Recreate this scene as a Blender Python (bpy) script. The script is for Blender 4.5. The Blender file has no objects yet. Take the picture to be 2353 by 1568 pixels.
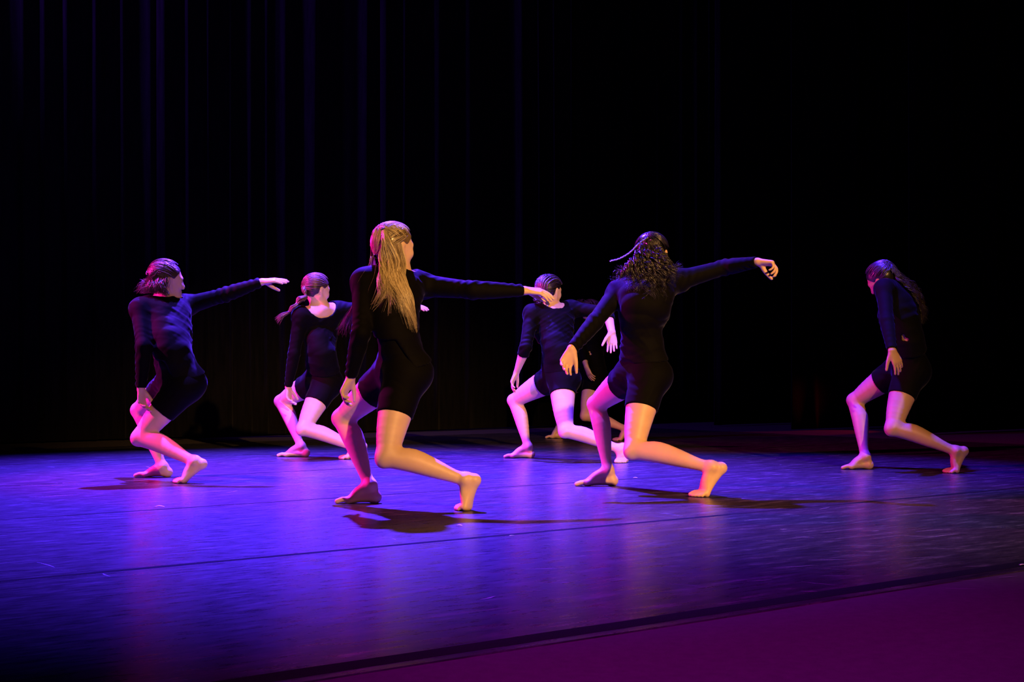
import bpy, math, random
import numpy as np
from mathutils import Vector

random.seed(7)
RNG = np.random.default_rng(11)
scene = bpy.context.scene
COL = scene.collection

# ------------------------------------------------------------------ camera
FPX, CX, HZ, CH = 3268.0, 1176.5, 854.0, 0.645     # focal length in px, centre column, horizon row, lens height
cam_d = bpy.data.cameras.new('camera')
cam_d.sensor_width = 36.0
cam_d.lens = 36.0 * FPX / 2353.0
cam_d.shift_y = (HZ - 784.0) / 2353.0
cam_d.clip_end = 200
cam = bpy.data.objects.new('camera', cam_d)
cam.location = (0, 0, CH)
cam.rotation_euler = (math.pi / 2, 0, 0)
COL.objects.link(cam)
scene.camera = cam

# ------------------------------------------------------------------ world, exposure
world = bpy.data.worlds.new('world')
scene.world = world
world.use_nodes = True
bg = world.node_tree.nodes['Background']
bg.inputs[0].default_value = (0.10, 0.05, 0.35, 1)
bg.inputs[1].default_value = 0.004
vs = scene.view_settings
vs.view_transform = 'Standard'
vs.look = 'None'
vs.exposure = 0.0
vs.gamma = 1.0
vs.use_curve_mapping = False


def spot(name, loc, target, color, power, angle, blend=0.6, radius=0.12):
    l = bpy.data.lights.new(name, 'SPOT')
    l.color = color
    l.energy = power
    l.spot_size = math.radians(angle)
    l.spot_blend = blend
    l.shadow_soft_size = radius
    o = bpy.data.objects.new(name, l)
    o.location = loc
    d = Vector(target) - Vector(loc)
    o.rotation_euler = d.to_track_quat('-Z', 'Y').to_euler()
    COL.objects.link(o)
    return o


def UVL(u, v, z):
    return (0.7815 * u - 0.6239 * v, 0.6239 * u + 0.7815 * v, z)     # along and across the stage


# stage lanterns: blue wash, lavender side light, magenta side light, amber front light
spot('blue_back_lantern', (-1.5, 11.6, 7.0), (-1.3, 8.6, 0.0), (0.085, 0.022, 1.0), 60000, 56, 1.0, 0.10)
spot('blue_top_lantern', (-2.8, 8.4, 7.0), (-1.0, 9.7, 0.0), (0.13, 0.055, 1.0), 14000, 42, 0.7, 0.10)
spot('blue_top_lantern', (0.7, 9.0, 7.0), (1.6, 9.2, 0.0), (0.06, 0.016, 1.0), 13500, 36, 0.8, 0.10)
spot('magenta_side_lantern', (-5.0, 8.2, 3.0), (-0.8, 8.8, 0.8), (1.0, 0.01, 0.50), 2900, 66, 0.6, 0.08)
spot('amber_front_lantern', (4.8, -3.4, 5.6), (0.8, 7.7, 0.7), (1.0, 0.50, 0.14), 11000, 24, 0.95, 0.10)
spot('magenta_front_lantern', (-1.5, -3.0, 5.0), (0.5, 3.5, 0.0), (0.95, 0.01, 1.0), 3600, 19, 1.0, 0.15)
spot('red_wing_lantern', UVL(14.2, 9.5, 1.1), UVL(11.8, 9.9, 0.0), (1.0, 0.02, 0.01), 110, 30, 0.6, 0.05)
spot('curtain_lantern', UVL(2.0, 11.9, 6.6), UVL(10.0, 12.6, 2.6), (0.22, 0.03, 1.0), 1700, 64, 0.9, 0.1)

# ------------------------------------------------------------------ helpers: materials
def new_mat(name):
    m = bpy.data.materials.new(name)
    m.use_nodes = True
    return m, m.node_tree, m.node_tree.nodes['Principled BSDF']


def node(nt, typ, **kw):
    n = nt.nodes.new(typ)
    for k, v in kw.items():
        if k.startswith('i_'):
            n.inputs[k[2:].replace('_', ' ')].default_value = v
        else:
            setattr(n, k, v)
    return n


def ramp(nt, src, stops):
    r = nt.nodes.new('ShaderNodeValToRGB')
    el = r.color_ramp.elements
    while len(el) < len(stops):
        el.new(0.5)
    for e, (p, c) in zip(el, stops):
        e.position = p
        e.color = c if len(c) == 4 else (*c, 1)
    nt.links.new(src, r.inputs[0])
    return r


def coords(nt, scale=(1, 1, 1), rot=(0, 0, 0)):
    tc = nt.nodes.new('ShaderNodeTexCoord')
    mp = nt.nodes.new('ShaderNodeMapping')
    mp.inputs['Scale'].default_value = scale
    mp.inputs['Rotation'].default_value = rot
    nt.links.new(tc.outputs['Object'], mp.inputs[0])
    return mp.outputs[0]


def noise(nt, vec, scale, detail=4, rough=0.55):
    n = node(nt, 'ShaderNodeTexNoise')
    n.inputs['Scale'].default_value = scale
    n.inputs['Detail'].default_value = detail
    n.inputs['Roughness'].default_value = rough
    nt.links.new(vec, n.inputs['Vector'])
    return n.outputs[0]


def bump(nt, bs, height, strength, dist):
    b = node(nt, 'ShaderNodeBump')
    b.inputs['Strength'].default_value = strength
    b.inputs['Distance'].default_value = dist
    nt.links.new(height, b.inputs['Height'])
    nt.links.new(b.outputs[0], bs.inputs['Normal'])


def skin_mat(name, c):
    m, nt, bs = new_mat(name)
    v = coords(nt)
    r = ramp(nt, noise(nt, v, 9, 3), [(0.3, tuple(x * 0.86 for x in c)), (0.7, c)])
    nt.links.new(r.outputs[0], bs.inputs['Base Color'])
    bs.inputs['Roughness'].default_value = 0.48
    bs.inputs['Specular IOR Level'].default_value = 0.4
    bump(nt, bs, noise(nt, v, 260, 2), 0.08, 0.002)
    return m


def cloth_mat(name, c):
    m, nt, bs = new_mat(name)
    v = coords(nt)
    r = ramp(nt, noise(nt, v, 14, 4), [(0.3, tuple(x * 0.75 for x in c)), (0.7, c)])
    nt.links.new(r.outputs[0], bs.inputs['Base Color'])
    bs.inputs['Roughness'].default_value = 0.75
    bs.inputs['Specular IOR Level'].default_value = 0.05
    bs.inputs['Sheen Weight'].default_value = 0.055
    bs.inputs['Sheen Roughness'].default_value = 0.3
    bump(nt, bs, noise(nt, v, 420, 2), 0.15, 0.001)
    return m


def hair_mat(name, dark, light, rough=0.38):
    m, nt, bs = new_mat(name)
    v = coords(nt, (1, 1, 0.12))
    at = node(nt, 'ShaderNodeAttribute', attribute_name='tone')
    mx = node(nt, 'ShaderNodeMath', operation='MULTIPLY_ADD')
    nt.links.new(noise(nt, v, 90, 3), mx.inputs[0])
    mx.inputs[1].default_value = 0.35
    m2 = node(nt, 'ShaderNodeMath', operation='MULTIPLY')
    m2.inputs[1].default_value = 0.7
    nt.links.new(at.outputs['Fac'], m2.inputs[0])
    nt.links.new(m2.outputs[0], mx.inputs[2])
    r = ramp(nt, mx.outputs[0], [(0.15, dark), (0.85, light)])
    nt.links.new(r.outputs[0], bs.inputs['Base Color'])
    bs.inputs['Roughness'].default_value = rough
    bs.inputs['Specular IOR Level'].default_value = 0.7
    return m


def plain_mat(name, c, rough=0.6, spec=0.4):
    m, nt, bs = new_mat(name)
    v = coords(nt)
    r = ramp(nt, noise(nt, v, 30, 3), [(0.3, tuple(x * 0.8 for x in c)), (0.7, c)])
    nt.links.new(r.outputs[0], bs.inputs['Base Color'])
    bs.inputs['Roughness'].default_value = rough
    bs.inputs['Specular IOR Level'].default_value = spec
    return m


def vinyl_mat():
    m, nt, bs = new_mat('scuffed_black_vinyl')
    v = coords(nt, (0.35, 1.6, 1))
    n1 = noise(nt, v, 11, 10, 0.74)
    r = ramp(nt, n1, [(0.36, (0.014, 0.014, 0.016)), (0.55, (0.036, 0.036, 0.040)), (0.68, (0.12, 0.12, 0.125))])
    nt.links.new(r.outputs[0], bs.inputs['Base Color'])
    v2 = coords(nt, (0.5, 2.2, 1), (0, 0, 0.15))
    n2 = noise(nt, v2, 16, 6, 0.7)
    r2 = ramp(nt, n2, [(0.3, (0.23,) * 3), (0.7, (0.38,) * 3)])
    nt.links.new(r2.outputs[0], bs.inputs['Roughness'])
    bs.inputs['Specular IOR Level'].default_value = 0.4
    n3 = noise(nt, coords(nt, (0.6, 2.0, 1)), 28, 5, 0.65)
    bump(nt, bs, n3, 0.12, 0.003)
    return m


def curtain_mat():
    m, nt, bs = new_mat('black_stage_velvet')
    v = coords(nt, (1, 1, 0.1))
    r = ramp(nt, noise(nt, v, 30, 4), [(0.3, (0.004, 0.004, 0.005)), (0.7, (0.009, 0.008, 0.010))])
    nt.links.new(r.outputs[0], bs.inputs['Base Color'])
    bs.inputs['Roughness'].default_value = 0.9
    bs.inputs['Specular IOR Level'].default_value = 0.02
    bs.inputs['Sheen Weight'].default_value = 0.03
    return m


M_VINYL = vinyl_mat()
M_CURTAIN = curtain_mat()
M_DECK = plain_mat('black_painted_deck', (0.07, 0.062, 0.066), 0.75, 0.15)
M_WALL = plain_mat('black_wall_paint', (0.01, 0.01, 0.011), 0.9, 0.1)
M_TAPE = plain_mat('black_gaffer_tape', (0.008, 0.008, 0.009), 0.85, 0.08)
M_SCUFF = plain_mat('pale_floor_scuff', (0.30, 0.29, 0.31), 0.6, 0.3)
M_PAPER = plain_mat('white_scrap', (0.8, 0.78, 0.76), 0.6, 0.3)
M_CLOTH = cloth_mat('black_jersey', (0.0027, 0.0023, 0.0027))
M_SHORTS = cloth_mat('black_stretch_knit', (0.0021, 0.0018, 0.0019))

# ------------------------------------------------------------------ helpers: objects
def link_mesh(name, me, mat, parent=None, smooth=True):
    o = bpy.data.objects.new(name, me)
    COL.objects.link(o)
    if mat:
        me.materials.append(mat)
    if parent:
        o.parent = parent
    if len(me.polygons):
        me.polygons.foreach_set('use_smooth', np.full(len(me.polygons), smooth, dtype=bool))
    return o


def tag(o, label, cat, group=None):
    o['label'] = label
    o['category'] = cat
    if group:
        o['group'] = group
    return o


def mesh_np(name, V, Q):
    me = bpy.data.meshes.new(name)
    V = np.asarray(V, np.float32)
    Q = np.asarray(Q, np.int32)
    k = Q.shape[1]
    me.vertices.add(len(V))
    me.vertices.foreach_set('co', V.ravel())
    me.loops.add(len(Q) * k)
    me.loops.foreach_set('vertex_index', Q.ravel())
    me.polygons.add(len(Q))
    me.polygons.foreach_set('loop_start', np.arange(0, len(Q) * k, k, dtype=np.int32))
    me.update(calc_edges=True)
    me.validate()
    return me


def box_mesh(name, x0, x1, y0, y1, z0, z1):
    V = [(x, y, z) for x in (x0, x1) for y in (y0, y1) for z in (z0, z1)]
    Q = [(0, 1, 3, 2), (4, 6, 7, 5), (0, 4, 5, 1), (2, 3, 7, 6), (0, 2, 6, 4), (1, 5, 7, 3)]
    return mesh_np(name, V, Q)


# ------------------------------------------------------------------ the stage
TH = math.atan2(0.6239, 0.7815)                    # the dance floor strips run at this angle to the lens
UX = np.array([math.cos(TH), math.sin(TH)])
VX = np.array([-math.sin(TH), math.cos(TH)])


def UV(u, v, z=0.0):
    p = UX * u + VX * v
    return (p[0], p[1], z)


def pix(x, y, Y):
    return np.array([(x - CX) / FPX * Y, Y, CH - (y - HZ) / FPX * Y])


def gY(y):
    return CH * FPX / (y - HZ)


floor = link_mesh('floor', box_mesh('floor', -8, 22, -3, 15, -0.15, -0.004), M_DECK, smooth=False)
floor.rotation_euler = (0, 0, TH)
floor['kind'] = 'structure'
V0, VSTEP, NSTRIP, UEND = 2.571, 1.825, 5, 11.37
for i in range(NSTRIP):
    a = V0 + i * VSTEP + 0.002
    b = V0 + (i + 1) * VSTEP - 0.002
    n = 60
    us = np.linspace(-7.5, UEND + RNG.uniform(-0.03, 0.03), n)
    wob0 = 0.004 * np.sin(us * 1.3 + i) + 0.002 * np.sin(us * 4.1)
    wob1 = 0.004 * np.sin(us * 1.1 + i * 2)
    Vv, Qq = [], []
    for j, u in enumerate(us):
        Vv += [(u, a + 0.004 + wob0[j], -0.004), (u, a + 0.004 + wob0[j], 0), (u, b - 0.004 + wob1[j], 0), (u, b - 0.004 + wob1[j], -0.004)]
        if j:
            q = 4 * j
            for e in range(3):
                Qq.append((q - 4 + e, q + e, q + e + 1, q - 3 + e))
    Qq.append((0, 1, 2, 3))
    Qq.append((4 * n - 1, 4 * n - 2, 4 * n - 3, 4 * n - 4))
    st = link_mesh('vinyl_strip', mesh_np('vinyl_strip', Vv, Qq), M_VINYL, floor, smooth=False)

wall = link_mesh('wall_back', box_mesh('wall_back', -8, 22, 14.4, 14.6, -0.15, 8.0), M_WALL, smooth=False)
wall.rotation_euler = (0, 0, TH)
wall['kind'] = 'structure'
wall = link_mesh('wall_right', box_mesh('wall_right', 17.0, 17.2, -3, 14.4, -0.15, 8.0), M_WALL, smooth=False)
wall.rotation_euler = (0, 0, TH)
wall['kind'] = 'structure'


def tape(label, v, w, u0, u1, seed):
    r = np.random.default_rng(seed)
    us = np.linspace(u0, u1, 80)
    Vv, Qq = [], []
    for j, u in enumerate(us):
        c = v + 0.003 * math.sin(u * 1.2 + seed) + r.normal(0, 0.0008)
        h = w / 2 + r.normal(0, 0.0012)
        Vv += [(u, c - h, 0.0002), (u, c - h, 0.0008), (u, c + h, 0.0008), (u, c + h, 0.0002)]
        if j:
            q = 4 * j
            for e in range(3):
                Qq.append((q - 4 + e, q + e, q + e + 1, q - 3 + e))
    o = link_mesh('floor_tape', mesh_np('floor_tape', Vv, Qq), M_TAPE, smooth=False)
    o.rotation_euler = (0, 0, TH)
    return tag(o, label, 'tape', 'black tape lines on the dance floor')


tape('black tape along the front edge of the dance floor beside bare deck', V0 + 0.085, 0.075, -7, UEND, 1)
tape('black tape over the first vinyl seam behind the front edge', V0 + VSTEP, 0.032, -7, UEND, 2)
tape('black tape seam running under the lunging blonde dancer', V0 + 2 * VSTEP, 0.018, -7, UEND, 3)
tape('black tape over the vinyl seam behind the dancer with blown chin-length hair', V0 + 3 * VSTEP, 0.018, -7, UEND, 4)
tape('black tape over the vinyl seam closest to the backdrop', V0 + 4 * VSTEP, 0.018, -7, UEND, 5)


def curtain(label, u0, u1, v, seed, folds, amp=0.07, height=7.4, group='black drapes around the stage'):
    r = np.random.default_rng(seed)
    n = int((u1 - u0) / 0.018)
    us = np.linspace(u0, u1, n)
    # irregular pleats: the phase is warped, the depth varies
    ph = np.cumsum(folds * (1 + 0.55 * np.sin(us * 2.3 + seed) + 0.35 * np.sin(us * 5.9 + 2 * seed))) * (us[1] - us[0]) * 2 * math.pi
    am = amp * (0.65 + 0.35 * np.sin(us * 3.1 + seed * 1.7))
    Vv, Qq = [], []
    rows = np.linspace(0, 1, 14)
    for k, t in enumerate(rows):
        z = 0.012 + t * height
        a = am * (1.0 - 0.25 * t)
        s = np.sin(ph + 0.25 * np.sin(t * 3 + us))
        off = -1.5 * a * np.maximum(0, s) ** 5 + 0.02 * np.sin(us * 3.1 + seed) + 0.006 * np.sin(us * 17 + 4 * t)
        for j in range(n):
            Vv.append((us[j] + 0.25 * a[j] * math.cos(ph[j]), v + off[j], z))
    for k in range(len(rows) - 1):
        for j in range(n - 1):
            q = k * n + j
            Qq.append((q, q + 1, q + n + 1, q + n))
    o = link_mesh('stage_curtain', mesh_np('stage_curtain', Vv, Qq), M_CURTAIN)
    sm = o.modifiers.new('thickness', 'SOLIDIFY')
    sm.thickness = 0.006
    o.rotation_euler = (0, 0, TH)
    return tag(o, label, 'curtain', group)


curtain('pleated black backdrop panel behind the dancer with blown chin-length hair', 1.2, 5.9, 12.74, 3, 3.0)
curtain('pleated black backdrop panel behind the dancer with the tied braid', 5.8, 8.35, 12.74, 5, 3.2)
curtain('black backdrop panel with a blue-lit edge behind the long-haired blonde dancer', 8.27, 10.9, 12.60, 8, 2.8)
curtain('dark pleated backdrop panel behind the dancer with the low braided bun', 10.8, 14.6, 12.70, 9, 2.4, 0.05)
curtain('black wing drape closest to the backdrop', 12.3, 16.4, 11.6, 12, 1.8, 0.04)
curtain('black wing drape behind the dancer with flying dark curls', 12.05, 16.4, 10.2, 14, 1.8, 0.04)
curtain('black wing drape with a blue-lit edge behind the dancer in shadow', 12.1, 16.4, 8.75, 17, 1.8, 0.04)

# ------------------------------------------------------------------ implicit surfaces
def nrm(v):
    v = np.asarray(v, float)
    return v / max(np.linalg.norm(v), 1e-9)


class Field:
    def __init__(self, lo, hi, h):
        self.h = h
        self.lo = np.asarray(lo, float)
        self.n = (np.ceil((np.asarray(hi) - self.lo) / h).astype(int) + 1)
        self.D = np.full(self.n, 0.2, np.float32)

    def window(self, lo, hi):
        i0 = np.clip(np.floor((lo - self.lo) / self.h).astype(int), 0, self.n)
        i1 = np.clip(np.ceil((hi - self.lo) / self.h).astype(int) + 1, 0, self.n)
        if np.any(i1 <= i0):
            return None
        ax = [((np.arange(i0[a], i1[a]) * self.h) + self.lo[a]).astype(np.float32) for a in range(3)]
        return (slice(i0[0], i1[0]), slice(i0[1], i1[1]), slice(i0[2], i1[2])), ax

    @staticmethod
    def seg(ax, A, B, ra, rb, side):
        w = B - A
        L = np.linalg.norm(w)
        w = w / L if L > 1e-6 else np.array([0, 0, 1.0])
        s = np.asarray(side, float) - w * np.dot(side, w)
        if np.linalg.norm(s) < 1e-4:
            s = np.cross(w, (0.31, 0.52, 0.79))
        s = nrm(s)
        t = np.cross(w, s)
        X = ax[0][:, None, None] - A[0]
        Y = ax[1][None, :, None] - A[1]
        Z = ax[2][None, None, :] - A[2]
        f = np.float32
        z = X * f(w[0]) + Y * f(w[1]) + Z * f(w[2])
        x = X * f(s[0]) + Y * f(s[1]) + Z * f(s[2])
        y = X * f(t[0]) + Y * f(t[1]) + Z * f(t[2])
        if L > 1e-6:
            hh = np.clip(z / f(L), 0, 1)
            z = z - hh * f(L)
            a = f(ra[0]) + f(rb[0] - ra[0]) * hh
            b = f(ra[1]) + f(rb[1] - ra[1]) * hh
            c = f(ra[2]) + f(rb[2] - ra[2]) * hh
        else:
            a, b, c = f(ra[0]), f(ra[1]), f(ra[2])
        xa, yb, zc = x / a, y / b, z / c
        k0 = np.sqrt(xa * xa + yb * yb + zc * zc)
        xa /= a
        yb /= b
        zc = zc / c
        k1 = np.sqrt(xa * xa + yb * yb + zc * zc) + f(1e-6)
        return np.where(k0 < 0.35, (k0 - 1) * np.minimum(a, b), k0 * (k0 - 1) / k1)

    def chain(self, pts, rad, k=0.02, sides=None, cuts=(), sub=False, smooth=3, axis=(0, 0, 1)):
        P = [np.asarray(p, float) for p in pts]
        R = []
        for r in rad:
            r = (r, r) if np.isscalar(r) else tuple(r)
            if len(r) == 2:
                r = (r[0], r[1], min(r))
            R.append(np.array(r, float))
        if sides is None:
            sides = (0.3, 0.5, 0.8)
        S = [np.asarray(s, float) for s in sides] if not np.isscalar(sides[0]) else [np.asarray(sides, float)] * len(P)
        if len(P) > 2 and smooth > 1:
            P, R, S = (self.spl(q, smooth) for q in (P, R, S))
        if len(P) == 1:
            e = nrm(axis) * 5e-4
            P, R, S = [P[0] - e, P[0] + e], R * 2, S * 2
        Pm, rm = np.array(P), max(float(r.max()) for r in R)
        pad = rm + k + 0.02
        wn = self.window(Pm.min(0) - pad, Pm.max(0) + pad)
        if wn is None:
            return
        sl, ax = wn
        shp = tuple(len(a) for a in ax)
        d = np.full(shp, 0.2, np.float32)
        for i in range(len(P) - 1):
            pd = max(R[i].max(), R[i + 1].max()) + k + 0.02
            lo = np.minimum(P[i], P[i + 1]) - pd
            hi = np.maximum(P[i], P[i + 1]) + pd
            ii = [np.searchsorted(ax[a], lo[a]) for a in range(3)]
            jj = [np.searchsorted(ax[a], hi[a]) for a in range(3)]
            if any(j <= q for q, j in zip(ii, jj)):
                continue
            ss = tuple(slice(q, j) for q, j in zip(ii, jj))
            dd = self.seg([ax[a][ss[a]] for a in range(3)], P[i], P[i + 1], R[i], R[i + 1], S[i])
            d[ss] = np.minimum(d[ss], dd)
        for (cp, cn) in cuts:
            cn = nrm(cn)
            pl = (ax[0][:, None, None] - cp[0]) * cn[0] + (ax[1][None, :, None] - cp[1]) * cn[1] + (ax[2][None, None, :] - cp[2]) * cn[2]
            d = np.maximum(d, pl.astype(np.float32))
        a = self.D[sl]
        if sub:
            hh = np.maximum(k - np.abs(a + d), 0) / k
            self.D[sl] = np.maximum(a, -d) + hh * hh * k * 0.25
        else:
            hh = np.maximum(k - np.abs(a - d), 0) / k
            self.D[sl] = np.minimum(a, d) - hh * hh * k * 0.25

    @staticmethod
    def spl(Q, m):
        Q = [2 * Q[0] - Q[1]] + list(Q) + [2 * Q[-1] - Q[-2]]
        out = []
        for i in range(1, len(Q) - 2):
            p0, p1, p2, p3 = Q[i - 1], Q[i], Q[i + 1], Q[i + 2]
            for j in range(m):
                t = j / m
                out.append(0.5 * (2 * p1 + (p2 - p0) * t + (2 * p0 - 5 * p1 + 4 * p2 - p3) * t * t + (3 * p1 - p0 - 3 * p2 + p3) * t ** 3))
        out.append(Q[-2])
        return out

    def cut(self, cp, cn, cp2=None, cn2=None):
        """remove the half space beyond a plane; with a second plane, only the wedge beyond both"""
        ax = [(np.arange(self.n[a]) * self.h + self.lo[a]).astype(np.float32) for a in range(3)]
        if cp2 is not None:
            np.maximum(self.D, np.minimum(self.plane(ax, cp, cn), self.plane(ax, cp2, cn2)), out=self.D)
        else:
            np.maximum(self.D, self.plane(ax, cp, cn), out=self.D)

    @staticmethod
    def plane(ax, cp, cn):
        cn = nrm(cn)
        return (ax[0][:, None, None] - np.float32(cp[0])) * np.float32(cn[0]) + (ax[1][None, :, None] - np.float32(cp[1])) * np.float32(cn[1]) + (ax[2][None, None, :] - np.float32(cp[2])) * np.float32(cn[2])

    def mesh(self, iters=2):
        D = self.D
        ins = D < 0
        c = ins[:-1, :-1, :-1].astype(np.int8)
        tot = c.copy()
        for a in (0, 1):
            for b in (0, 1):
                for e in (0, 1):
                    if a + b + e:
                        tot += ins[a:D.shape[0] - 1 + a, b:D.shape[1] - 1 + b, e:D.shape[2] - 1 + e]
        act = np.nonzero((tot > 0) & (tot < 8))
        I = np.stack(act, 1)
        cs = np.array(tot.shape)
        flat = (I[:, 0] * cs[1] + I[:, 1]) * cs[2] + I[:, 2]
        cv = {}
        for a in (0, 1):
            for b in (0, 1):
                for e in (0, 1):
                    cv[(a, b, e)] = D[I[:, 0] + a, I[:, 1] + b, I[:, 2] + e].astype(np.float64)
        acc = np.zeros((len(I), 3))
        cnt = np.zeros(len(I))
        corners = list(cv)
        for p in corners:
            for q in corners:
                if sum(q) == sum(p) + 1 and sum(abs(x - y) for x, y in zip(p, q)) == 1:
                    m = (cv[p] < 0) != (cv[q] < 0)
                    den = cv[p] - cv[q]
                    t = np.where(m, cv[p] / np.where(np.abs(den) < 1e-12, 1, den), 0)
                    pt = np.array(p, float)[None] + np.outer(t, np.array(q, float) - np.array(p, float))
                    acc += pt * m[:, None]
                    cnt += m
        V = (I + acc / np.maximum(cnt, 1)[:, None]) * self.h + self.lo
        Q = []
        for axis in range(3):
            sl0 = [slice(None)] * 3
            sl1 = [slice(None)] * 3
            sl0[axis] = slice(0, -1)
            sl1[axis] = slice(1, None)
            o1, o2 = [a for a in range(3) if a != axis]
            s0, s1 = ins[tuple(sl0)], ins[tuple(sl1)]
            e = np.stack(np.nonzero(s0 != s1), 1)
            ok = (e[:, o1] > 0) & (e[:, o2] > 0) & (e[:, o1] < cs[o1]) & (e[:, o2] < cs[o2]) & (e[:, axis] < cs[axis])
            e = e[ok]
            flip = s0[e[:, 0], e[:, 1], e[:, 2]]
            quad = []
            for (a, b) in ((1, 1), (0, 1), (0, 0), (1, 0)):
                k = e.copy()
                k[:, o1] -= a
                k[:, o2] -= b
                fl = (k[:, 0] * cs[1] + k[:, 1]) * cs[2] + k[:, 2]
                quad.append(np.searchsorted(flat, fl))
            quad = np.stack(quad, 1)
            if axis == 1:
                flip = ~flip
            quad = np.where(flip[:, None], quad, quad[:, ::-1])
            Q.append(quad)
        Q = np.concatenate(Q)
        # Taubin smoothing
        E = np.concatenate([Q[:, [0, 1]], Q[:, [1, 2]], Q[:, [2, 3]], Q[:, [3, 0]]])
        n = len(V)
        deg = np.bincount(E[:, 0], minlength=n) + np.bincount(E[:, 1], minlength=n)
        for it in range(iters):
            for lam in (0.5, -0.53):
                av = np.stack([np.bincount(E[:, 0], V[E[:, 1], a], n) + np.bincount(E[:, 1], V[E[:, 0], a], n) for a in range(3)], 1) / np.maximum(deg, 1)[:, None]
                V = V + lam * (av - V)
        return V, Q


def normals(V, Q):
    N = np.cross(V[Q[:, 2]] - V[Q[:, 0]], V[Q[:, 3]] - V[Q[:, 1]])
    out = np.stack([sum(np.bincount(Q[:, j], N[:, a], len(V)) for j in range(4)) for a in range(3)], 1)
    return out / np.maximum(np.linalg.norm(out, axis=1), 1e-12)[:, None]


# ------------------------------------------------------------------ anatomy
def lerp(a, b, t):
    return a + (b - a) * t


def do_leg(F, j, s, infl=0.0, cuts=(), part='all', sc=1.0):
    H, K, A = j['hip' + s], j['knee' + s], j['ank' + s]
    kf = nrm(K - (H + A) / 2)
    ls = nrm(np.cross(nrm(K - H), kf))
    i = infl
    F.chain([H, lerp(H, K, 0.3) + kf * 0.008, lerp(H, K, 0.65) + kf * 0.008, lerp(H, K, 0.9)],
            [(0.088 * sc + i, 0.094 * sc + i), (0.079 * sc + i, 0.087 * sc + i), (0.064 * sc + i, 0.070 * sc + i), (0.053 * sc + i, 0.056 * sc + i)],
            0.03, ls, cuts)
    if part == 'thigh':
        return
    wd = nrm(A - K)
    bk = nrm(-kf + wd * np.dot(kf, wd))
    F.chain([K, lerp(K, A, 0.14) + bk * 0.006, lerp(K, A, 0.32) + bk * 0.016, lerp(K, A, 0.58) + bk * 0.009, lerp(K, A, 0.84), A],
            [(0.051 * sc, 0.050 * sc), (0.050 * sc, 0.051 * sc), (0.051 * sc, 0.056 * sc), (0.042 * sc, 0.046 * sc), (0.029 * sc, 0.032 * sc), (0.030 * sc, 0.033 * sc)],
            0.022, ls)
    F.chain([K + kf * 0.022 * sc - nrm(H - A) * 0.004], [(0.034 * sc, 0.030 * sc, 0.034 * sc)], 0.03, ls)     # kneecap


def do_foot(F, j, s, sc=1.0):
    A, heel, ball, td = j['ank' + s], j['heel' + s], j['ball' + s], j['toed' + s]
    med = j['med' + s]                              # towards the big toe
    med = nrm(med - td * np.dot(med, td))
    up = np.array([0, 0, 1.0])
    F.chain([lerp(A, heel, 0.0), lerp(A, heel, 0.55), heel], [(0.030 * sc, 0.031 * sc), (0.027 * sc, 0.029 * sc), (0.030 * sc, 0.030 * sc)], 0.02, med)
    wd = nrm(ball - A)
    inst = nrm(np.cross(wd, med))
    if np.dot(inst, td) < 0 and np.dot(inst, up) < 0:
        inst = -inst
    if np.dot(inst, up * 0.5 + td) < 0:
        inst = -inst
    mid = lerp(A, ball, 0.55) + inst * 0.008
    F.chain([A, mid, ball + inst * 0.003], [(0.031 * sc, 0.030 * sc), (0.034 * sc, 0.025 * sc), (0.042 * sc, 0.017 * sc)], 0.018, med)
    F.chain([heel, lerp(heel, ball, 0.5) + inst * 0.004, ball], [(0.028 * sc, 0.027 * sc), (0.031 * sc, 0.023 * sc), (0.043 * sc, 0.017 * sc)], 0.015, med)
    for (o, ln, r, st) in ((0.030, 0.052, 0.0125, 0.012), (0.011, 0.049, 0.0095, 0.014), (-0.005, 0.044, 0.0090, 0.012), (-0.020, 0.037, 0.0086, 0.008), (-0.033, 0.028, 0.0085, 0.004)):
        b0 = ball + med * o * sc + td * st * sc
        b0[2] = max(b0[2], r * sc)
        kn = b0 + td * ln * 0.45 * sc + up * 0.004
        tp = b0 + td * ln * sc
        tp[2] = r * sc
        F.chain([b0, kn, tp], [r * 1.15 * sc, r * 1.02 * sc, r * 0.95 * sc], 0.011)
    # ankle bones
    for sg in (1, -1):
        F.chain([A + med * sg * 0.027 * sc], [0.012], 0.02)


def do_torso(F, j, infl=0.0, top=False, sc=1.0, loose=0.0):
    P, W, C, N = j['pel'], j['wst'], j['chs'], j['nck']
    sp, ss = j['pside'], j['sside']
    sm = nrm(sp * 0.5 + ss * 0.5)
    U = lerp(C, N, 0.55)
    i = infl
    lo = loose
    F.chain([P, W, C, U, lerp(U, N, 0.7)],
            [(0.142 * sc + i, 0.104 * sc + i), (0.112 * sc + i + lo, 0.083 * sc + i + lo), (0.128 * sc + i, 0.096 * sc + i), (0.128 * sc + i, 0.082 * sc + i), (0.070 * sc + i, 0.060 * sc + i)],
            0.03, [sp, sm, ss, ss, ss])
    cf = j['cfwd']
    for s, sg in (('L', -1), ('R', 1)):
        S = j['sho' + s]
        F.chain([lerp(U, N, 0.75), lerp(N, S, 0.55) + cf * -0.006, S], [(0.045 + i, 0.045 + i), (0.040 + i, 0.046 + i), (0.048 + i, 0.050 + i)], 0.045, ss)
        F.chain([lerp(U, C, 0.3) + ss * sg * 0.06, lerp(U, S, 0.8)], [(0.062 + i, 0.066 + i), (0.046 + i, 0.048 + i)], 0.05, ss)
        F.chain([C + ss * sg * 0.062 + cf * 0.070 - (N - C) * 0.02], [(0.055 + i, 0.05 + i, 0.055 + i)], 0.05, ss)     # bust


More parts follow.
